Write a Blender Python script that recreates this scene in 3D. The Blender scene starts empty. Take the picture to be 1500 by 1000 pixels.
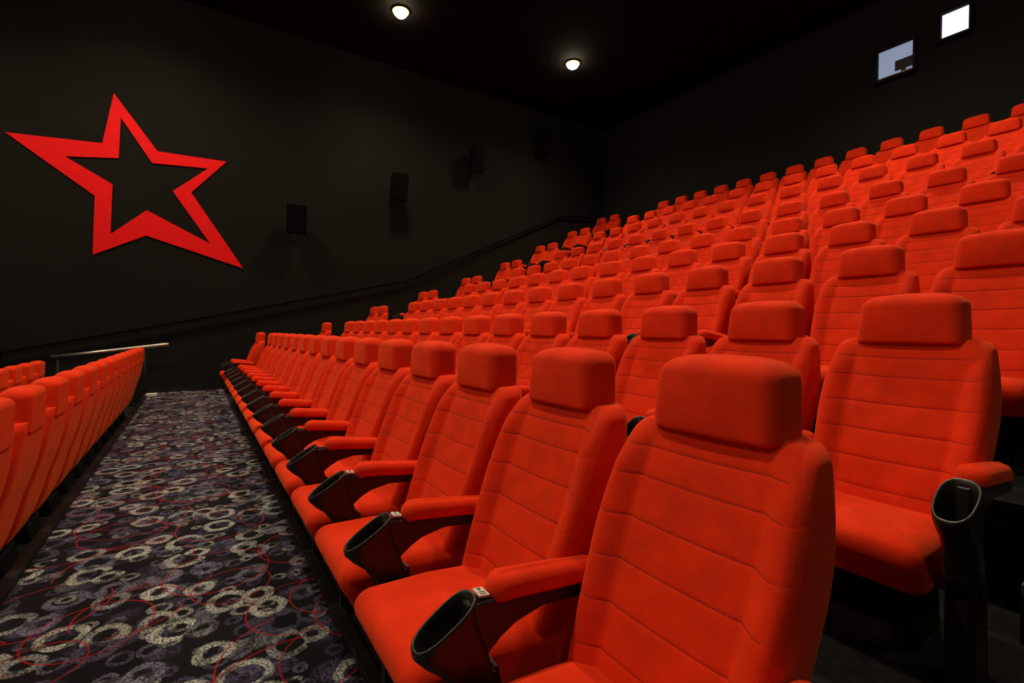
import bpy, bmesh, math, random
from mathutils import Vector, Euler, Matrix
random.seed(4)
PI=math.pi
sc=bpy.context.scene
col=sc.collection
try:
    sc.view_settings.view_transform='Standard'
    sc.view_settings.look='None'
except Exception: pass

# ------------------------------------------------------------------ camera
F=700.0; TH=math.atan(465/F); PITCH=math.atan(18.5/F); CH=1.29
cd=bpy.data.cameras.new('camera'); cam=bpy.data.objects.new('camera',cd); col.objects.link(cam)
cd.sensor_width=36; cd.lens=F/1500*36; cd.clip_start=.02
cam.location=(0,0,CH); cam.rotation_euler=(PI/2-PITCH,0,-TH)
sc.camera=cam
RM=Euler((PI/2-PITCH,0,-TH)).to_matrix()
def ray(x,y): return RM@Vector(((x-750)/F,-(y-500)/F,-1))
def on_y(x,y,Y): d=ray(x,y); s=Y/d.y; return Vector((0,0,CH))+d*s
def on_x(x,y,X): d=ray(x,y); s=X/d.x; return Vector((0,0,CH))+d*s
def on_z(x,y,Z): d=ray(x,y); s=(Z-CH)/d.z; return Vector((0,0,CH))+d*s

WALLY=12.0; BACKX=11.75; CEIL=8.0; FRONTX=-9.0; NEARY=-5.0

# ------------------------------------------------------------------ materials
def newmat(name):
    m=bpy.data.materials.new(name); m.use_nodes=True
    return m,m.node_tree.nodes,m.node_tree.links,m.node_tree.nodes['Principled BSDF']
def simple(name,c,rough=.5,metal=0,noise=0,nscale=20,bump=0,bscale=200,spec=.5):
    m,N,L,b=newmat(name)
    b.inputs['Base Color'].default_value=(*c,1); b.inputs['Roughness'].default_value=rough
    b.inputs['Metallic'].default_value=metal; b.inputs['Specular IOR Level'].default_value=spec
    tc=N.new('ShaderNodeTexCoord')
    if noise:
        n=N.new('ShaderNodeTexNoise'); n.inputs['Scale'].default_value=nscale; n.inputs['Detail'].default_value=4
        L.new(tc.outputs['Object'],n.inputs['Vector'])
        r=N.new('ShaderNodeValToRGB')
        r.color_ramp.elements[0].position=.3; r.color_ramp.elements[1].position=.7
        r.color_ramp.elements[0].color=(*[v*(1-noise) for v in c],1); r.color_ramp.elements[1].color=(*[min(1,v*(1+noise)) for v in c],1)
        L.new(n.outputs['Fac'],r.inputs['Fac']); L.new(r.outputs['Color'],b.inputs['Base Color'])
    if bump:
        n=N.new('ShaderNodeTexNoise'); n.inputs['Scale'].default_value=bscale; n.inputs['Detail'].default_value=3
        L.new(tc.outputs['Object'],n.inputs['Vector'])
        bp=N.new('ShaderNodeBump'); bp.inputs['Strength'].default_value=bump; bp.inputs['Distance'].default_value=.002
        L.new(n.outputs['Fac'],bp.inputs['Height']); L.new(bp.outputs['Normal'],b.inputs['Normal'])
    return m
def emis(name,c,s):
    m,N,L,b=newmat(name); b.inputs['Base Color'].default_value=(*c,1)
    b.inputs['Emission Color'].default_value=(*c,1); b.inputs['Emission Strength'].default_value=s
    return m
RED=(.74,.030,.004)
mFab=simple('red_fabric',RED,.85,noise=.12,nscale=10,bump=.9,bscale=420,spec=.12)
_b=mFab.node_tree.nodes['Principled BSDF']
_b.inputs['Sheen Weight'].default_value=.28; _b.inputs['Sheen Roughness'].default_value=.4; _b.inputs['Sheen Tint'].default_value=(1,.34,.10,1)
mSeam=simple('seam_shade_red',(.27,.009,.003),.9,noise=.1)  # stitch shadow painted as darker red on the seam groove faces
mPlas=simple('black_plastic',(.012,.011,.010),.36,noise=.2,nscale=30,bump=.12,bscale=500,spec=.42)
mDark=simple('dark_metal',(.008,.008,.008),.7,noise=.2,spec=.2)
mWall=simple('black_wall_fabric',(.0098,.0097,.0085),.95,noise=.08,nscale=.8,bump=.4,bscale=60,spec=.1)
mBack=simple('charcoal_wall',(.015,.0148,.0145),.95,noise=.08,nscale=1.0,bump=.4,bscale=50,spec=.1)
mCeil=simple('black_ceiling',(.006,.004,.0035),.95,noise=.1,nscale=2,spec=.1)
mTier=simple('black_step_carpet',(.010,.009,.010),.95,noise=.5,nscale=40,bump=.6,bscale=200,spec=.2)
mNose=simple('grey_nosing',(.06,.06,.055),.5,noise=.2)
mStar=simple('red_star_paint',(.80,.010,.012),.8,noise=.05,nscale=6,spec=.1)
mSteel=simple('brushed_steel',(.6,.57,.50),.35,1,noise=.1)
mRail=simple('dark_rail',(.0015,.0015,.0015),.8,noise=.2,spec=.08)
mPlate=simple('pale_plate',(.6,.57,.5),.5,noise=.05)
mBulb=emis('lamp_glow',(1,.90,.62),90)
mRefl=emis('lamp_reflector_glow',(1,.62,.18),4)
mW1=emis('dim_blue_glass',(.26,.32,.46),.75)
mW2=emis('bright_glass',(.80,.86,1),1.15)
mGreyBox=simple('projector_casing',(.03,.03,.035),.6,noise=.2)
mSpk=simple('speaker_black',(.0035,.0035,.0033),.9,noise=.2,spec=.06)

def carpet():
    m,N,L,b=newmat('swirl_ring_carpet')
    b.inputs['Roughness'].default_value=.95; b.inputs['Specular IOR Level'].default_value=.15
    tc=N.new('ShaderNodeTexCoord')
    def math_(op,a,b_=None,clamp=False):
        n=N.new('ShaderNodeMath'); n.operation=op; n.use_clamp=clamp
        for i,v in enumerate((a,b_)):
            if v is None: continue
            if isinstance(v,(int,float)): n.inputs[i].default_value=v
            else: L.new(v,n.inputs[i])
        return n.outputs[0]
    def mix(f,a,c):
        n=N.new('ShaderNodeMix'); n.data_type='RGBA'
        L.new(f,n.inputs['Factor'])
        for s,v in (('A',a),('B',c)):
            k=[i for i in n.inputs if i.name==s and i.type=='RGBA'][0]
            if isinstance(v,tuple): k.default_value=(*v,1)
            else: L.new(v,k)
        return [o for o in n.outputs if o.type=='RGBA'][0]
    wob=N.new('ShaderNodeTexNoise'); wob.inputs['Scale'].default_value=8; wob.inputs['Detail'].default_value=1; L.new(tc.outputs['Object'],wob.inputs['Vector'])
    wv=N.new('ShaderNodeVectorMath'); wv.operation='SCALE'; wv.inputs['Scale'].default_value=.035
    L.new(wob.outputs['Color'],wv.inputs[0])
    ad=N.new('ShaderNodeVectorMath'); ad.operation='ADD'; L.new(tc.outputs['Object'],ad.inputs[0]); L.new(wv.outputs[0],ad.inputs[1])
    sp=N.new('ShaderNodeTexNoise'); sp.inputs['Scale'].default_value=105; sp.inputs['Detail'].default_value=2; L.new(tc.outputs['Object'],sp.inputs['Vector'])
    br=N.new('ShaderNodeTexNoise'); br.inputs['Scale'].default_value=15; br.inputs['Detail'].default_value=2; L.new(tc.outputs['Object'],br.inputs['Vector'])
    broke=math_('ADD',math_('MULTIPLY',math_('MULTIPLY',math_('SUBTRACT',br.outputs['Fac'],.36),6,True),.75),.25)
    speck=math_('MULTIPLY',math_('SUBTRACT',sp.outputs['Fac'],.42),7,True)
    speck2=math_('MULTIPLY',math_('ADD',math_('MULTIPLY',speck,.85),.15),broke)
    def layer(scale,off,rbase,rvar,w,rnd=.8,vec=None):
        mp=N.new('ShaderNodeMapping'); mp.inputs['Location'].default_value=off
        L.new(vec or ad.outputs[0],mp.inputs['Vector'])
        v=N.new('ShaderNodeTexVoronoi'); v.voronoi_dimensions='2D'; v.inputs['Scale'].default_value=scale; v.inputs['Randomness'].default_value=rnd
        L.new(mp.outputs[0],v.inputs['Vector'])
        s=N.new('ShaderNodeSeparateColor'); L.new(v.outputs['Color'],s.inputs[0])
        r=math_('ADD',math_('MULTIPLY',s.outputs[0],rvar),rbase)
        d=math_('ABSOLUTE',math_('SUBTRACT',v.outputs['Distance'],r))
        mask=math_('MULTIPLY',math_('SUBTRACT',w,d),1/(w*.35),True)
        return mask,s,v
    def ramp(src,cols):
        r=N.new('ShaderNodeValToRGB'); e=r.color_ramp; e.interpolation='CONSTANT'
        e.elements[0].color=(*cols[0][1],1); e.elements[1].position=cols[1][0]; e.elements[1].color=(*cols[1][1],1)
        for p,c_ in cols[2:]:
            x=e.elements.new(p); x.color=(*c_,1)
        L.new(src,r.inputs['Fac']); return r.outputs['Color']
    c=mix(math_('MULTIPLY',speck,.20),(.003,.0028,.0045),(.016,.014,.024))
    m3,s3,v3=layer(6.0,(3.3,7.7,0),.0,.10,.38)
    c=mix(math_('MULTIPLY',m3,speck2),c,ramp(s3.outputs[1],[(0,(.003,.003,.005)),(.28,(.055,.05,.10)),(.58,(.15,.15,.18)),(.80,(.032,.028,.058))]))
    m2,s2,v2=layer(9.2,(1.3,2.1,0),.18,.20,.11)
    c=mix(math_('MULTIPLY',m2,speck2),c,ramp(s2.outputs[1],[(0,(.004,.004,.006)),(.24,(.10,.095,.155)),(.50,(.24,.25,.24)),(.74,(.05,.045,.09))]))
    m1,s1,v1=layer(5.0,(0,0,0),.21,.19,.11,.78)
    c=mix(math_('MULTIPLY',m1,speck2),c,ramp(s1.outputs[1],[(0,(.36,.38,.36)),(.26,(.15,.145,.21)),(.48,(.44,.46,.43)),(.66,(.065,.06,.11)),(.85,(.26,.27,.28))]))
    core=math_('MULTIPLY',math_('SUBTRACT',.11,v1.outputs['Distance']),25,True)
    c=mix(math_('MULTIPLY',core,.7),c,(.004,.004,.006))
    for off,s,w in (((.4,1.7,0),1.2,.0052),((2.9,.2,0),1.7,.0068),((5.9,3.2,0),1.4,.0058)):
        mr,_,_=layer(s,off,.26,.18,w,.9,tc.outputs['Object'])
        c=mix(math_('MULTIPLY',mr,.8),c,(.27,.008,.012))
    L.new(c,b.inputs['Base Color'])
    bp=N.new('ShaderNodeBump'); bp.inputs['Strength'].default_value=.5; bp.inputs['Distance'].default_value=.004
    n=N.new('ShaderNodeTexNoise'); n.inputs['Scale'].default_value=260; L.new(tc.outputs['Object'],n.inputs['Vector'])
    L.new(n.outputs['Fac'],bp.inputs['Height']); L.new(bp.outputs['Normal'],b.inputs['Normal'])
    return m
mCarpet=carpet()

# ------------------------------------------------------------------ mesh helpers
def mesh_of(name,bm,mat,smooth=True):
    bmesh.ops.recalc_face_normals(bm,faces=bm.faces)
    me=bpy.data.meshes.new(name); bm.to_mesh(me); bm.free()
    for p in me.polygons: p.use_smooth=smooth
    me.materials.append(mat); return me
def link(name,me,parent=None,loc=(0,0,0)):
    o=bpy.data.objects.new(name,me); col.objects.link(o); o.location=loc
    if parent: o.parent=parent
    return o
def bbox_add(bm,x0,x1,y0,y1,z0,z1,bev=0):
    r=bmesh.ops.create_cube(bm,size=1)
    for v in r['verts']:
        v.co=Vector(((x0+x1)/2+v.co.x*(x1-x0),(y0+y1)/2+v.co.y*(y1-y0),(z0+z1)/2+v.co.z*(z1-z0)))
    if bev:
        es=set(e for v in r['verts'] for e in v.link_edges)
        bmesh.ops.bevel(bm,geom=list(es),offset=bev,segments=2,affect='EDGES')
def box(name,x0,x1,y0,y1,z0,z1,mat,parent=None,bev=0,kind=None):
    bm=bmesh.new(); bbox_add(bm,x0,x1,y0,y1,z0,z1,bev)
    o=link(name,mesh_of(name,bm,mat,False),parent)
    if kind: o['kind']=kind
    return o
def ring(hw,xf,xb,rf,rb,nf=26,nc=6,nb=12,ns=3):
    """closed plan loop (x,y): front side is at x=xf"""
    rf=min(rf,hw*.98,(xb-xf)*.49); rb=min(rb,hw*.98,(xb-xf)*.49); p=[]
    for i in range(nf): p.append((xf,-hw+rf+(2*hw-2*rf)*i/(nf-1)))
    for i in range(1,nc): a=PI/2*i/nc; p.append((xf+rf-rf*math.cos(a),hw-rf+rf*math.sin(a)))
    for i in range(ns): p.append((xf+rf+(xb-xf-rf-rb)*i/(ns-1),hw))
    for i in range(1,nc): a=PI/2*i/nc; p.append((xb-rb+rb*math.sin(a),hw-rb+rb*math.cos(a)))
    for i in range(nb): p.append((xb,hw-rb-(2*hw-2*rb)*i/(nb-1)))
    for i in range(1,nc): a=PI/2*i/nc; p.append((xb-rb+rb*math.cos(a),-hw+rb-rb*math.sin(a)))
    for i in range(ns): p.append((xb-rb-(xb-xf-rf-rb)*i/(ns-1),-hw))
    for i in range(1,nc): a=PI/2*i/nc; p.append((xf+rf-rf*math.sin(a),-hw+rf-rf*math.cos(a)))
    return p
def loft(rings,cap=True,fn=None,mark=None):
    bm=bmesh.new(); vs=[]
    for r in rings:
        vs.append([bm.verts.new(fn(*c) if fn else c) for c in r])
    for k,(a,b) in enumerate(zip(vs,vs[1:])):
        n=len(a)
        for i in range(n):
            try:
                f=bm.faces.new((a[i],a[(i+1)%n],b[(i+1)%n],b[i]))
                if mark and mark(k,i,n): f.material_index=1
            except ValueError: pass
    if cap:
        for r in (vs[0],vs[-1]):
            c=sum((v.co for v in r),Vector())/len(r); cv=bm.verts.new(c); n=len(r)
            for i in range(n): bm.faces.new((r[i],r[(i+1)%n],cv))
    return bm
def pillow(xf,xb,hw,z0,z1,rp,re,nz=6,inner=6,dome=0,fn=None,nf=26,reb=None):
    """rounded block; rp plan radius, re edge radius; inner rings fill top and bottom"""
    reb=reb or re; R=[]
    def rg(off,z,k=0):
        r=max(.004,rp-off*.6)
        return [(x,y,z) for x,y in ring(max(.004,hw-off),xf+off,xb-off,r,r,nf)]
    mx=min(hw,(xb-xf)/2)
    for i in range(inner): R.append(rg(mx*.97-(mx*.97-reb)*i/inner,z0))
    for i in range(7): a=PI/2*i/6; R.append(rg(reb-reb*math.sin(a),z0+reb-reb*math.cos(a)))
    for i in range(1,nz): R.append(rg(0,z0+reb+(z1-re-z0-reb)*i/nz))
    for i in range(7): a=PI/2*i/6; R.append(rg(re-re*math.cos(a),z1-re+re*math.sin(a)))
    for i in range(1,inner+1):
        q=i/inner; R.append(rg(re+(mx*.97-re)*q,z1+dome*(1-(1-q)**2)))
    return loft(R,True,fn)
def prism(pts,y0,y1,bev=.006):
    bm=bmesh.new()
    a=[bm.verts.new((x,y0,z)) for x,z in pts]; b=[bm.verts.new((x,y1,z)) for x,z in pts]
    bm.faces.new(a); bm.faces.new(b[::-1]); n=len(pts)
    for i in range(n): bm.faces.new((a[i],b[i],b[(i+1)%n],a[(i+1)%n]))
    if bev: bmesh.ops.bevel(bm,geom=list(bm.edges),offset=bev,segments=3,affect='EDGES',clamp_overlap=True)
    return bm
def tube(bm,pts,r,n=10):
    pts=[Vector(p) for p in pts]; prev=None; first=None
    for i,p in enumerate(pts):
        d=(pts[min(i+1,len(pts)-1)]-pts[max(i-1,0)]).normalized()
        u=d.cross(Vector((0,0,1)))
        if u.length<.01: u=Vector((1,0,0))
        u.normalize(); w=d.cross(u)
        cur=[bm.verts.new(p+u*r*math.cos(2*PI*k/n)+w*r*math.sin(2*PI*k/n)) for k in range(n)]
        if prev:
            for k in range(n): bm.faces.new((prev[k],prev[(k+1)%n],cur[(k+1)%n],cur[k]))
        else: bm.faces.new(cur)
        prev=cur
    bm.faces.new(prev[::-1])
def tag(o,label,cat,group=None):
    o['label']=label; o['category']=cat
    if group: o['group']=group
def empty(name,loc):
    o=bpy.data.objects.new(name,None); o.empty_display_size=.1; col.objects.link(o); o.location=loc; return o
def sm(a,b,x): x=max(0,min(1,(x-a)/(b-a))); return x*x*(3-2*x)

# ------------------------------------------------------------------ the seat (faces -x, origin on the floor below the headrest front)
Z0,Z1,ZS=.20,1.040,.992
def lean(z): return -.235+.232*(z-.42)/.61
HWT=[(.20,.232),(.45,.248),(.60,.262),(.75,.272),(.85,.269),(.95,.257),(1.06,.240)]
def hwf(z):
    for (a,p),(b,q_) in zip(HWT,HWT[1:]):
        if z<=b:
            t=max(0,(z-a)/(b-a)); return p+(q_-p)*t
    return HWT[-1][1]
def hws(z): return (hwf(z-.04)+hwf(z-.02)+hwf(z)+hwf(z+.02)+hwf(z+.04))/5
SEAMS=[.47,.575,.68,.785,.89,.965]
def backrest_mesh():
    zs=set(round(Z0+.02*(1-math.cos(PI/2*i/5)),5) for i in range(5))
    n=90
    for i in range(n+1): zs.add(round(Z0+.02+(ZS-Z0-.02)*i/n,5))
    for i in range(1,15): zs.add(round(ZS+(Z1-ZS)*math.sin(PI/2*i/14),5))
    zs=[z for z in zs if all(abs(z-s)>.0075 for s in SEAMS)]
    for s in SEAMS: zs+=[s-.0070,s-.0040,s-.0011,s+.0011,s+.0040,s+.0070]
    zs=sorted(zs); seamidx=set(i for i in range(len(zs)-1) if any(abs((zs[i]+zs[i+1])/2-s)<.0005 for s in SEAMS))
    R=[]; info=[]
    for z in zs:
        v=(z-Z0)/(Z1-Z0); hw=hws(z)
        th=.118+.076*math.sin(PI*min(1,v*1.02))+.075*(1-sm(0,.5,v))
        xf=lean(z)-.012*math.sin(PI*v)
        if z>ZS:
            q=min(1,(z-ZS)/(Z1-ZS)); k=1-math.sqrt(max(0,1-q*q)); hw-=.042*k; th*=1-.20*k; xf+=.018*k
        if z<Z0+.02:
            k=1-(z-Z0)/.02; hw-=.02*k; th-=.03*k; xf+=.015*k
        R.append([(x,y,z) for x,y in ring(hw,xf,xf+th,.036,.055,nf=44)]); info.append((hw,xf,th))
    hw,xf,th=info[-1]
    for q in (.15,.35,.6,.85):
        R.append([(x,y,Z1+.006*q) for x,y in ring(hw*(1-q),xf+th*.48*q,xf+th-th*.48*q,.045*(1-q),.05*(1-q),nf=44)])
    def fn(x,y,z):
        v=(z-Z0)/(Z1-Z0); hw=hws(z); xf=lean(z)-.012*math.sin(PI*v)
        fr=1-sm(.02,.06,x-xf)
        s=abs(y)/hw
        fade=sm(.1,.25,v)*(1-.85*sm(.84,1.0,v))
        d=.036*sm(.60,.86,s)*fade*(1-.40*sm(.92,1,s))
        d-=.006*math.exp(-((s-.64)/.03)**2)*fade
        near=min(abs(z-q) for q in SEAMS)
        sf=1-.75*sm(.66,.95,s)
        d-=.0024*math.exp(-(near/.0030)**2)*sf+.0014*math.exp(-(near/.012)**2)*sf
        return (x-d*fr,y,z+fr*.009*(min(1,s)**2-.4)*(1-sm(.9,1,v)))
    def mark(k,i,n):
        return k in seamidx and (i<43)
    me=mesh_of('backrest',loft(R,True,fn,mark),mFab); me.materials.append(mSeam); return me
def headrest_mesh():
    z0,z1=1.022,1.220
    def fn(x,y,z):
        v=(z-z0)/(z1-z0)
        y*=1-.06*sm(.1,1,v)
        x+= .018*v
        z-=.05*sm(.05,.12,x)*(1-sm(0,.6,v))
        x0=-.028+.018*v
        fr=1-sm(.0,.05,x-x0)
        x-=.013*(1-(y/.18)**2)*math.sin(PI*min(1,max(0,v*.8+.1)))*fr
        g=math.exp(-((x-.032-.018*v)/.0045)**2)
        y*=1-.020*g
        z-=.013*(y/.17)**2*sm(.6,1,v)+.004*g*sm(.8,1,v)
        return (x,y,z)
    return mesh_of('headrest',pillow(-.028,.118,.174,z0,z1,.038,.046,nz=14,inner=8,dome=.004,fn=fn,reb=.012),mFab)
def cushion_mesh():
    def fn(x,y,z):
        q=(x+.67)/.5
        z-=.03*sm(.25,1,q)*sm(.28,.45,z)
        z+=.004*math.sin(PI*min(1,max(0,q)))
        if q<.3: x+=.045*(1-sm(.29,.40,z))*(1-q/.3)
        return (x,y,z)
    return mesh_of('seat_cushion',pillow(-.67,-.17,.247,.285,.452,.045,.055,nz=5,inner=8,dome=.006,fn=fn,reb=.03),mFab)
def pan_mesh():
    def fn(x,y,z):
        q=(z-.20)/.09
        return (x+.08*(1-q)*(1 if x<-.4 else -0.3),y*(.8+.2*q),z)
    return mesh_of('seat_pan',pillow(-.60,-.17,.225,.20,.289,.03,.01,nz=3,inner=2,fn=fn,nf=8),mDark)
def armz(x): return .634-.150*(x+.52)      # top line of the arm, falling towards the back
def arm_mesh(y):
    pts=[(-.54,.630),(-.40,armz(-.40)),(-.28,armz(-.28)),(-.09,armz(-.09)),(-.09,.525),(-.20,.545),(-.32,.558),(-.41,.553),(-.46,.528),(-.50,.47),(-.54,.44)]
    return mesh_of('armrest',prism(pts,y-.025,y+.025,.011),mPlas,False)
def pad_mesh(y):
    def fn(x,yy,z):
        q=(x+.485)/.38
        return (x,yy*(1-.22*sm(.35,.8,q))+y,z-.60+armz(x)-.016*(1-sm(0,.20,q))+.003)
    return mesh_of('armrest_pad',pillow(-.476,-.105,.042,.590,.651,.040,.031,nz=3,inner=4,dome=.004,fn=fn,nf=8,reb=.016),mFab)
def cup_mesh(y):
    R=[]
    def rg(hx,hy,cx,z,tilt=0,ex=.76):
        n=40; r=[]
        for i in range(n):
            a=2*PI*i/n; c,s=math.cos(a),math.sin(a)
            Y=y+hy*math.copysign(abs(s)**ex,s)*(1+.08*c)
            X=cx-.008+hx*math.copysign(abs(c)**ex,c)
            r.append((X,Y,z+tilt*(X-cx)/max(hx,1e-4)))
        return r
    c=-.589
    R+= [rg(.046,.036,-.498,.30),rg(.050,.039,-.503,.36),rg(.055,.0415,-.516,.43,.004),rg(.062,.0435,-.540,.488,.014),rg(.071,.0455,-.570,.534,.026),
         rg(.077,.047,c,.574,.037),rg(.079,.048,c,.594,.042),rg(.0785,.0475,c,.602,.044),rg(.075,.044,c,.605,.044),rg(.071,.041,c,.601,.043),
         rg(.066,.038,c+.002,.578,.036),rg(.061,.035,c+.010,.548,.024),rg(.054,.032,c+.018,.518,.012),rg(.03,.02,c+.020,.514)]
    return mesh_of('cup_holder',loft(R),mPlas)
def post_mesh(y):
    return mesh_of('support_leg',prism([(-.545,0),(-.37,0),(-.42,.26),(-.46,.46),(-.52,.46),(-.55,.32)],y-.034,y+.034,.014),mPlas,False)
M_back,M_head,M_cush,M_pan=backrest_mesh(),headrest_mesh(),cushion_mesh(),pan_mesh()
ARM={}
for s in (1,-1): ARM[s]=(arm_mesh(.3*s),pad_mesh(.3*s),cup_mesh(.3*s),post_mesh(.3*s))
def base_mesh():
    return mesh_of('base_frame',prism([(-.42,0),(-.14,0),(-.18,.205),(-.38,.205)],-.16,.16,.008),mDark,False)
M_base=base_mesh()

def make_seat(arms):
    t=empty('cinema_seat',(0,0,0))
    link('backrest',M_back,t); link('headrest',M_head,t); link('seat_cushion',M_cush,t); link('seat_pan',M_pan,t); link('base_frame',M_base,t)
    for s in arms:
        a,p,c,l=ARM[s]; ao=link('armrest',a,t); link('armrest_pad',p,ao); link('cup_holder',c,ao); link('support_leg',l,ao)
    return t
def dup(root):
    r=root.copy(); col.objects.link(r)
    for ch in list(root.children):
        c=ch.copy(); col.objects.link(c); c.parent=r
        for g in list(ch.children):
            d=g.copy(); col.objects.link(d); d.parent=c
    return r
proto={}
def seat(x,y,z,arms,label,group):
    if arms not in proto: o=proto[arms]=make_seat(arms)
    else: o=dup(proto[arms])
    o.location=(x,y,z); tag(o,label,'cinema seat',group); return o
ORD=['first','second','third','fourth','fifth','sixth','seventh','eighth','ninth','tenth','eleventh','twelfth','thirteenth','fourteenth','fifteenth','sixteenth']
RX=[1.08,2.38]+[2.38+1.268*i for i in range(1,8)]
RZ=[0,.21,.61,1.03,1.46,1.98,2.58,3.16,3.74]
first_seats=[]
for i,(x,z) in enumerate(zip(RX,RZ)):
    for k in range(15):
        where='the row beside the carpet aisle' if i==0 else ('the highest row along the back wall' if i==8 else 'the %s row up from the aisle'%ORD[i])
        lab='red cinema seat, %s from the near end of %s'%(ORD[k],where)
        o=seat(x,.72+.6*k,z,(1,-1) if k==0 else (1,),lab,'red seats of the raked main block')
        if i==0 and k<3: first_seats.append(o)
    n=1 if i<2 else 2
    for k in range(n):
        where='the aisle-side row' if i==0 else ('the highest row' if i==8 else 'the %s row up'%ORD[i])
        pos='beyond the far stairs' if n==1 else ('right after the far stairs' if k==0 else 'against the star wall')
        seat(x,11.05+.6*k,z,(1,-1) if k==0 else (1,),'red cinema seat %s in %s'%(pos,where),'red seats between the far stairs and the star wall')
for r,(x,z) in enumerate(((-.86,-.25),(-2.12,-.43))):
    for k in range(3,17):
        lab='red cinema seat back, %s from near end of %s'%(ORD[k-3],'row left of the aisle' if r==0 else 'the lower row far left')
        seat(x,.72+.6*k,z,(1,-1) if k==3 else (1,),lab,'red seats left of the aisle seen from behind')
# seat number plates on the nearest armrests (arrow + number)
PT=math.atan(.15)
def plate_mesh(y):
    bm=bmesh.new(); bbox_add(bm,-.014,.014,-.020,.020,-.002,.003)
    return mesh_of('number_plate',bm,mPlate,False)
def marks_mesh(y):
    bm=bmesh.new()
    z0,z1=.0031,.0036
    bbox_add(bm,-.009,.009,-.014,-.0105,z0,z1); bbox_add(bm,-.009,.009,-.005,-.0015,z0,z1)
    bbox_add(bm,-.002,.002,.004,.012,z0,z1)
    a=[bm.verts.new(c) for c in ((-.007,.011,z1),(.007,.011,z1),(0,.018,z1))]; bm.faces.new(a)
    return mesh_of('seat_number',bm,mDark,False)
pm,mm=plate_mesh(0),marks_mesh(0)
for o in first_seats:
    arm=[c for c in o.children if c.name.startswith('armrest') and c.data==ARM[1][0]][0]
    for me,nm in ((pm,'number_plate'),(mm,'seat_number')):
        q=link(nm,me,arm,(-.496,.3,armz(-.496)+.004)); q.rotation_euler=(0,PT,0)

# ------------------------------------------------------------------ setting
def struct(name,*a,**k): o=box(name,*a,kind='structure',**k); return o
LE,RE=-.78,.50
struct('floor',LE,RE,NEARY,WALLY,-.6,0,mCarpet)
struct('floor',FRONTX,-1.75,NEARY,WALLY,-.7,-.43,mTier)
struct('floor',-1.75,LE,NEARY,WALLY,-.7,-.25,mTier)
for i,z in enumerate(RZ):
    x0=RE if i==0 else RX[i-1]+.27
    x1=RX[i]+.27 if i<8 else BACKX
    struct('floor',x0,x1,NEARY,WALLY,-.6,z,mTier)
struct('trim_1',RE-.005,RE+.05,NEARY,WALLY,0,.035,mPlas,bev=.006)
struct('trim_2',LE-.05,LE+.01,NEARY,WALLY,-.2,.03,mDark,bev=.006)
n=3
for (ya,yb) in ((-1.3,.38),(9.47,10.70)):
    for i in range(1,9):
        dz=RZ[i]-RZ[i-1]
        if dz<.3: steps=0
        else: steps=1 if dz<.5 else 2
        xr=RX[i-1]+.27
        for s in range(steps):
            zt=RZ[i-1]+dz*(s+1)/(steps+1); xa=xr-.30*(steps-s)
            struct('stair_step',xa,xr,ya,yb,RZ[i-1],zt,mTier)
            struct('trim_%d'%n,xa-.004,xa+.045,ya,yb,zt-.03,zt+.004,mNose); n+=1
        struct('trim_%d'%n,xr-.004,xr+.045,ya,yb,RZ[i]-.03,RZ[i]+.004,mNose); n+=1
struct('wall_left',FRONTX,BACKX+.2,WALLY,WALLY+.2,-.7,CEIL+.2,mWall)
struct('wall_back',BACKX,BACKX+.2,NEARY,WALLY,-.6,CEIL+.2,mBack)
struct('wall_front',FRONTX-.2,FRONTX,NEARY,WALLY,-.7,CEIL+.2,mBack)
struct('wall_right',FRONTX,BACKX+.2,NEARY-.2,NEARY,-.7,CEIL+.2,mBack)
struct('ceiling',FRONTX,BACKX,NEARY,WALLY,CEIL,CEIL+.2,mCeil)
struct('baseboard_left',LE,RE,WALLY-.02,WALLY,0,.10,mDark)

# star
outer=[(167,137),(231,222),(332,237),(280,282),(356,393),(214,345),(136,373),(139,287),(8,194),(150,210)]
inner=[(177,172),(223,239),(305,247),(253,280),(308,357),(215,308),(162,343),(165,270),(95,229),(174,232)]
bm=bmesh.new()
def q(p,Y): v=on_y(p[0],p[1],WALLY); return (v.x,Y,v.z)
of=[bm.verts.new(q(p,WALLY-.02)) for p in outer]; inf=[bm.verts.new(q(p,WALLY-.02)) for p in inner]
ob=[bm.verts.new(q(p,WALLY)) for p in outer]; ib=[bm.verts.new(q(p,WALLY)) for p in inner]
for i in range(10):
    j=(i+1)%10
    bm.faces.new((of[i],of[j],inf[j],inf[i])); bm.faces.new((of[i],ob[i],ob[j],of[j])); bm.faces.new((inf[i],inf[j],ib[j],ib[i])); bm.faces.new((ob[i],ib[i],ib[j],ob[j]))
st=link('wall_star',mesh_of('wall_star',bm,mStar,False)); tag(st,'big red hollow five-pointed star with uneven arms on the black side wall','wall decoration')

# wall handrail
bm=bmesh.new()
pts=[on_y(*p,WALLY-.09) for p in ((-120,538),(0,516),(200,482),(420,443),(595,411),(705,365),(820,317),(868,319))]
tube(bm,pts,.028)
hr=empty('handrail',pts[0]); me=mesh_of('rail',bm,mRail); o=link('rail',me,hr); o.location=-pts[0]
for k in range(1,8):
    p=pts[k]; bm=bmesh.new(); tube(bm,[p,p+Vector((0,.05,-.06)),p+Vector((0,.09,-.06))],.012,6)
    o=link('bracket',mesh_of('bracket',bm,mRail),hr); o.location=-pts[0]
tag(hr,'dark handrail climbing along the star wall beside the seat rows','handrail')

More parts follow.
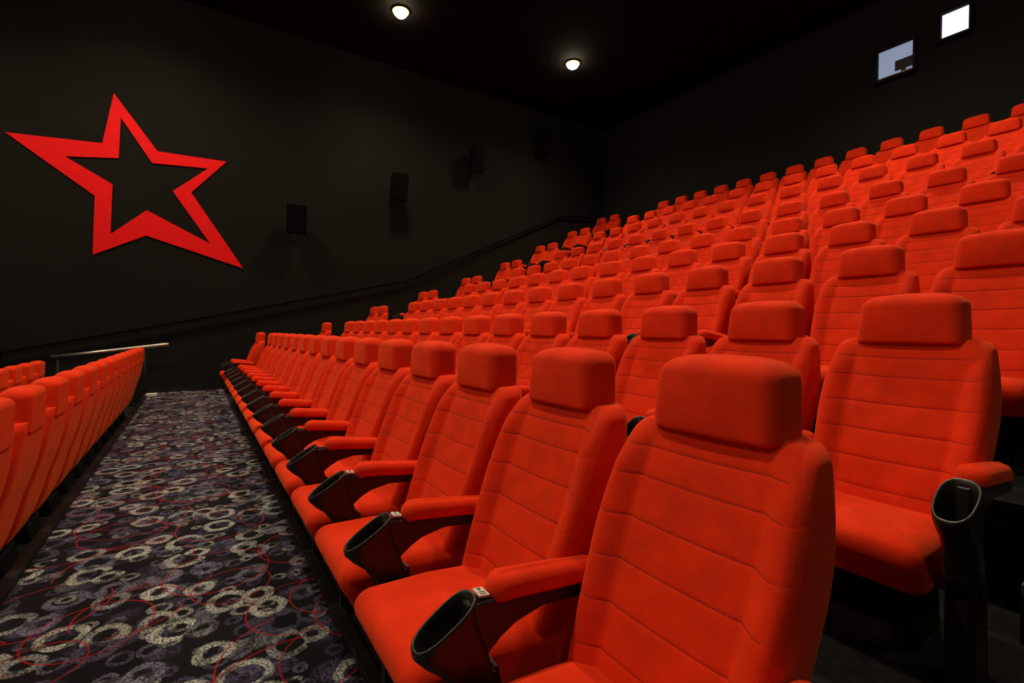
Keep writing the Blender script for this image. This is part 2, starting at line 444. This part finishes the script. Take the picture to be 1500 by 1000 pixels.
# steel rail at the far end of the left seats
bm=bmesh.new(); yr=11.45
a=Vector((-.42,yr,.99)); b=Vector((-1.3,yr,.885)); c=Vector((-2.10,yr,.79))
hb=empty('barrier_rail',(-.7,yr,-.25))
tube(bm,[a,a+Vector((-.1,0,-.01)),b,c],.034,12)
o=link('rail',mesh_of('rail',bm,mSteel),hb); o.location=-hb.location
for x,zt,zb in ((-.80,.94,-.25),(-2.02,.79,-.43)):
    bm=bmesh.new(); tube(bm,[(x,yr,zb),(x,yr,zt)],.02,10)
    po=link('post',mesh_of('post',bm,mDark),hb); po.location=-hb.location
bm=bmesh.new(); bbox_add(bm,-.80,-.62,yr-.10,yr+.10,0,.05,.006)
o=link('foot_plate',mesh_of('foot_plate',bm,mPlate,False),hb); o.location=-hb.location
tag(hb,'bright steel rail past the far end of the left seat rows','rail')

# speakers
for k,(px,py,w,h) in enumerate(((433,321,32,48),(583,274,29,44),(697,234,25,42),(796,203,21,36))):
    c=on_y(px,py,WALLY-.34); dep=(c-Vector((0,0,CH))).dot(RM@Vector((0,0,-1)))
    H=h*dep/F*.88; W=w*dep/F*.84; D=.34
    t=empty('wall_speaker',c)
    bm=bmesh.new()
    vs=[]
    for y,sx,sz in ((-D/2,1,1),(D/2,.66,.80)):
        vs.append([bm.verts.new((W/2*sx*u,y,H/2*sz*v)) for u,v in ((-1,-1),(1,-1),(1,1),(-1,1))])
    bm.faces.new(vs[0]); bm.faces.new(vs[1][::-1])
    for i in range(4): bm.faces.new((vs[0][i],vs[1][i],vs[1][(i+1)%4],vs[0][(i+1)%4]))
    bmesh.ops.bevel(bm,geom=list(bm.edges),offset=.012,segments=2,affect='EDGES')
    cb=link('cabinet',mesh_of('cabinet',bm,mSpk,False),t); cb.rotation_euler=(math.radians(14),0,0)
    bm=bmesh.new(); bbox_add(bm,-W/2+.03,W/2-.03,-D/2-.012,-D/2+.004,-H/2+.03,H/2-.03,.004)
    g=link('grille',mesh_of('grille',bm,mSpk,False),t); g.rotation_euler=cb.rotation_euler
    bm=bmesh.new(); bbox_add(bm,-.03,.03,.08,.34,-.03,.03); bbox_add(bm,-.08,.08,.31,.34,-.12,.12)
    link('bracket',mesh_of('bracket',bm,mDark,False),t)
    tag(t,'black wall speaker, %s'%['nearest to the red star','second from the red star','third from the red star','farthest from the star, near the back corner'][k],'speaker','black speakers climbing the side wall')

# projection windows in back wall
def win(idx,quad,pm):
    pp=[on_x(x,y,BACKX) for x,y in quad]
    y0=min(p.y for p in pp); y1=max(p.y for p in pp)
    za=(pp[0].z+pp[1].z)/2; zb=(pp[2].z+pp[3].z)/2; z1,z0=max(za,zb),min(za,zb)
    r=box('window_%d'%idx,BACKX-.012,BACKX,y0,y1,z0,z1,pm,kind='structure')
    fr=bmesh.new(); w=.05; d=.10
    bbox_add(fr,BACKX-d,BACKX,y0-w,y0,z0-w,z1+w); bbox_add(fr,BACKX-d,BACKX,y1,y1+w,z0-w,z1+w)
    bbox_add(fr,BACKX-d,BACKX,y0,y1,z0-w,z0); bbox_add(fr,BACKX-d,BACKX,y0,y1,z1,z1+w)
    link('window_frame',mesh_of('window_frame',fr,mBack,False),r)
    return r,y0,y1,z0,z1
r,y0,y1,z0,z1=win(1,((1290,74),(1340,62),(1338,104),(1287,119)),mW1)
box('window_sill',BACKX-.05,BACKX-.012,y0,y1,z0,z0+.04,mPlate,r)
bm=bmesh.new(); yy=y0+(y1-y0)*.28; zz=z0+(z1-z0)*.33
bbox_add(bm,BACKX-.03,BACKX-.012,yy-.14,yy+.14,zz-.10,zz+.10,.004)
bbox_add(bm,BACKX-.03,BACKX-.012,yy-.04,yy+.04,z0+.04,zz-.09)
link('projector_lens',mesh_of('projector_lens',bm,mGreyBox,False),r)
win(2,((1381,20),(1422,10),(1421,46),(1380,58)),mW2)

# two seen ceiling downlights, then unseen ones added to light the seats
G=[on_z(587,15,CEIL),on_z(839,92,CEIL)]
dxs=G[1].x-G[0].x
spots=[(G[0].x,G[0].y,1),(G[1].x,G[1].y,1)]
for x in (G[0].x-2*dxs,G[0].x-dxs,G[0].x,G[1].x): spots.append((x,3.0,0))
spots.append((G[0].x-dxs,G[0].y,0)); spots.append((G[0].x-2*dxs,G[0].y,0))
for x in (G[0].x-dxs,G[0].x,G[1].x): spots.append((x,-3.0,0))
for k,(x,y,vis) in enumerate(spots):
    t=empty('ceiling_downlight',(x,y,CEIL))
    def circ(r_,z): return [(r_*math.cos(2*PI*i/28),r_*math.sin(2*PI*i/28),z) for i in range(28)]
    R=[circ(r_,z) for r_,z in ((.172,-.002),(.178,-.02),(.175,-.030),(.170,-.032),(.165,-.020))]
    link('bezel',mesh_of('bezel',loft(R+[R[0]],False),mDark),t)
    link('reflector',mesh_of('reflector',loft([circ(.168,-.03),circ(.12,-.045),circ(.09,-.05)],True),mRefl),t)
    link('lamp',mesh_of('lamp',loft([circ(.135,-.046),circ(.13,-.08),circ(.09,-.12),circ(.02,-.135)]),mBulb),t)
    tag(t,['round glowing ceiling downlight nearer the red star','round glowing ceiling downlight nearer the back wall'][k] if k<2 else 'added ceiling downlight outside the view, lighting the seats','ceiling light','warm ceiling downlights')
    ld=bpy.data.lights.new('downlight_beam','SPOT'); ld.energy=560 if vis else (90 if y<0 else 700); ld.color=(1,.80,.56); ld.spot_size=math.radians(150); ld.spot_blend=.9; ld.shadow_soft_size=.40 if y>5 else .15
    lo=bpy.data.objects.new('downlight_beam',ld); col.objects.link(lo); lo.location=(x,y,CEIL-.17)
# added fill lamp at the unseen screen end, brightening the seat faces
ld=bpy.data.lights.new('front_fill','AREA'); ld.shape='RECTANGLE'; ld.size=10; ld.size_y=5; ld.energy=95; ld.color=(1,.84,.66)
lo=bpy.data.objects.new('front_fill',ld); col.objects.link(lo); lo.location=(FRONTX+.3,3.0,4.2); lo.rotation_euler=(0,-PI/2+.1,0)
w=bpy.data.worlds.new('w'); sc.world=w; w.use_nodes=True
w.node_tree.nodes['Background'].inputs['Color'].default_value=(.02,.016,.014,1); w.node_tree.nodes['Background'].inputs['Strength'].default_value=.3
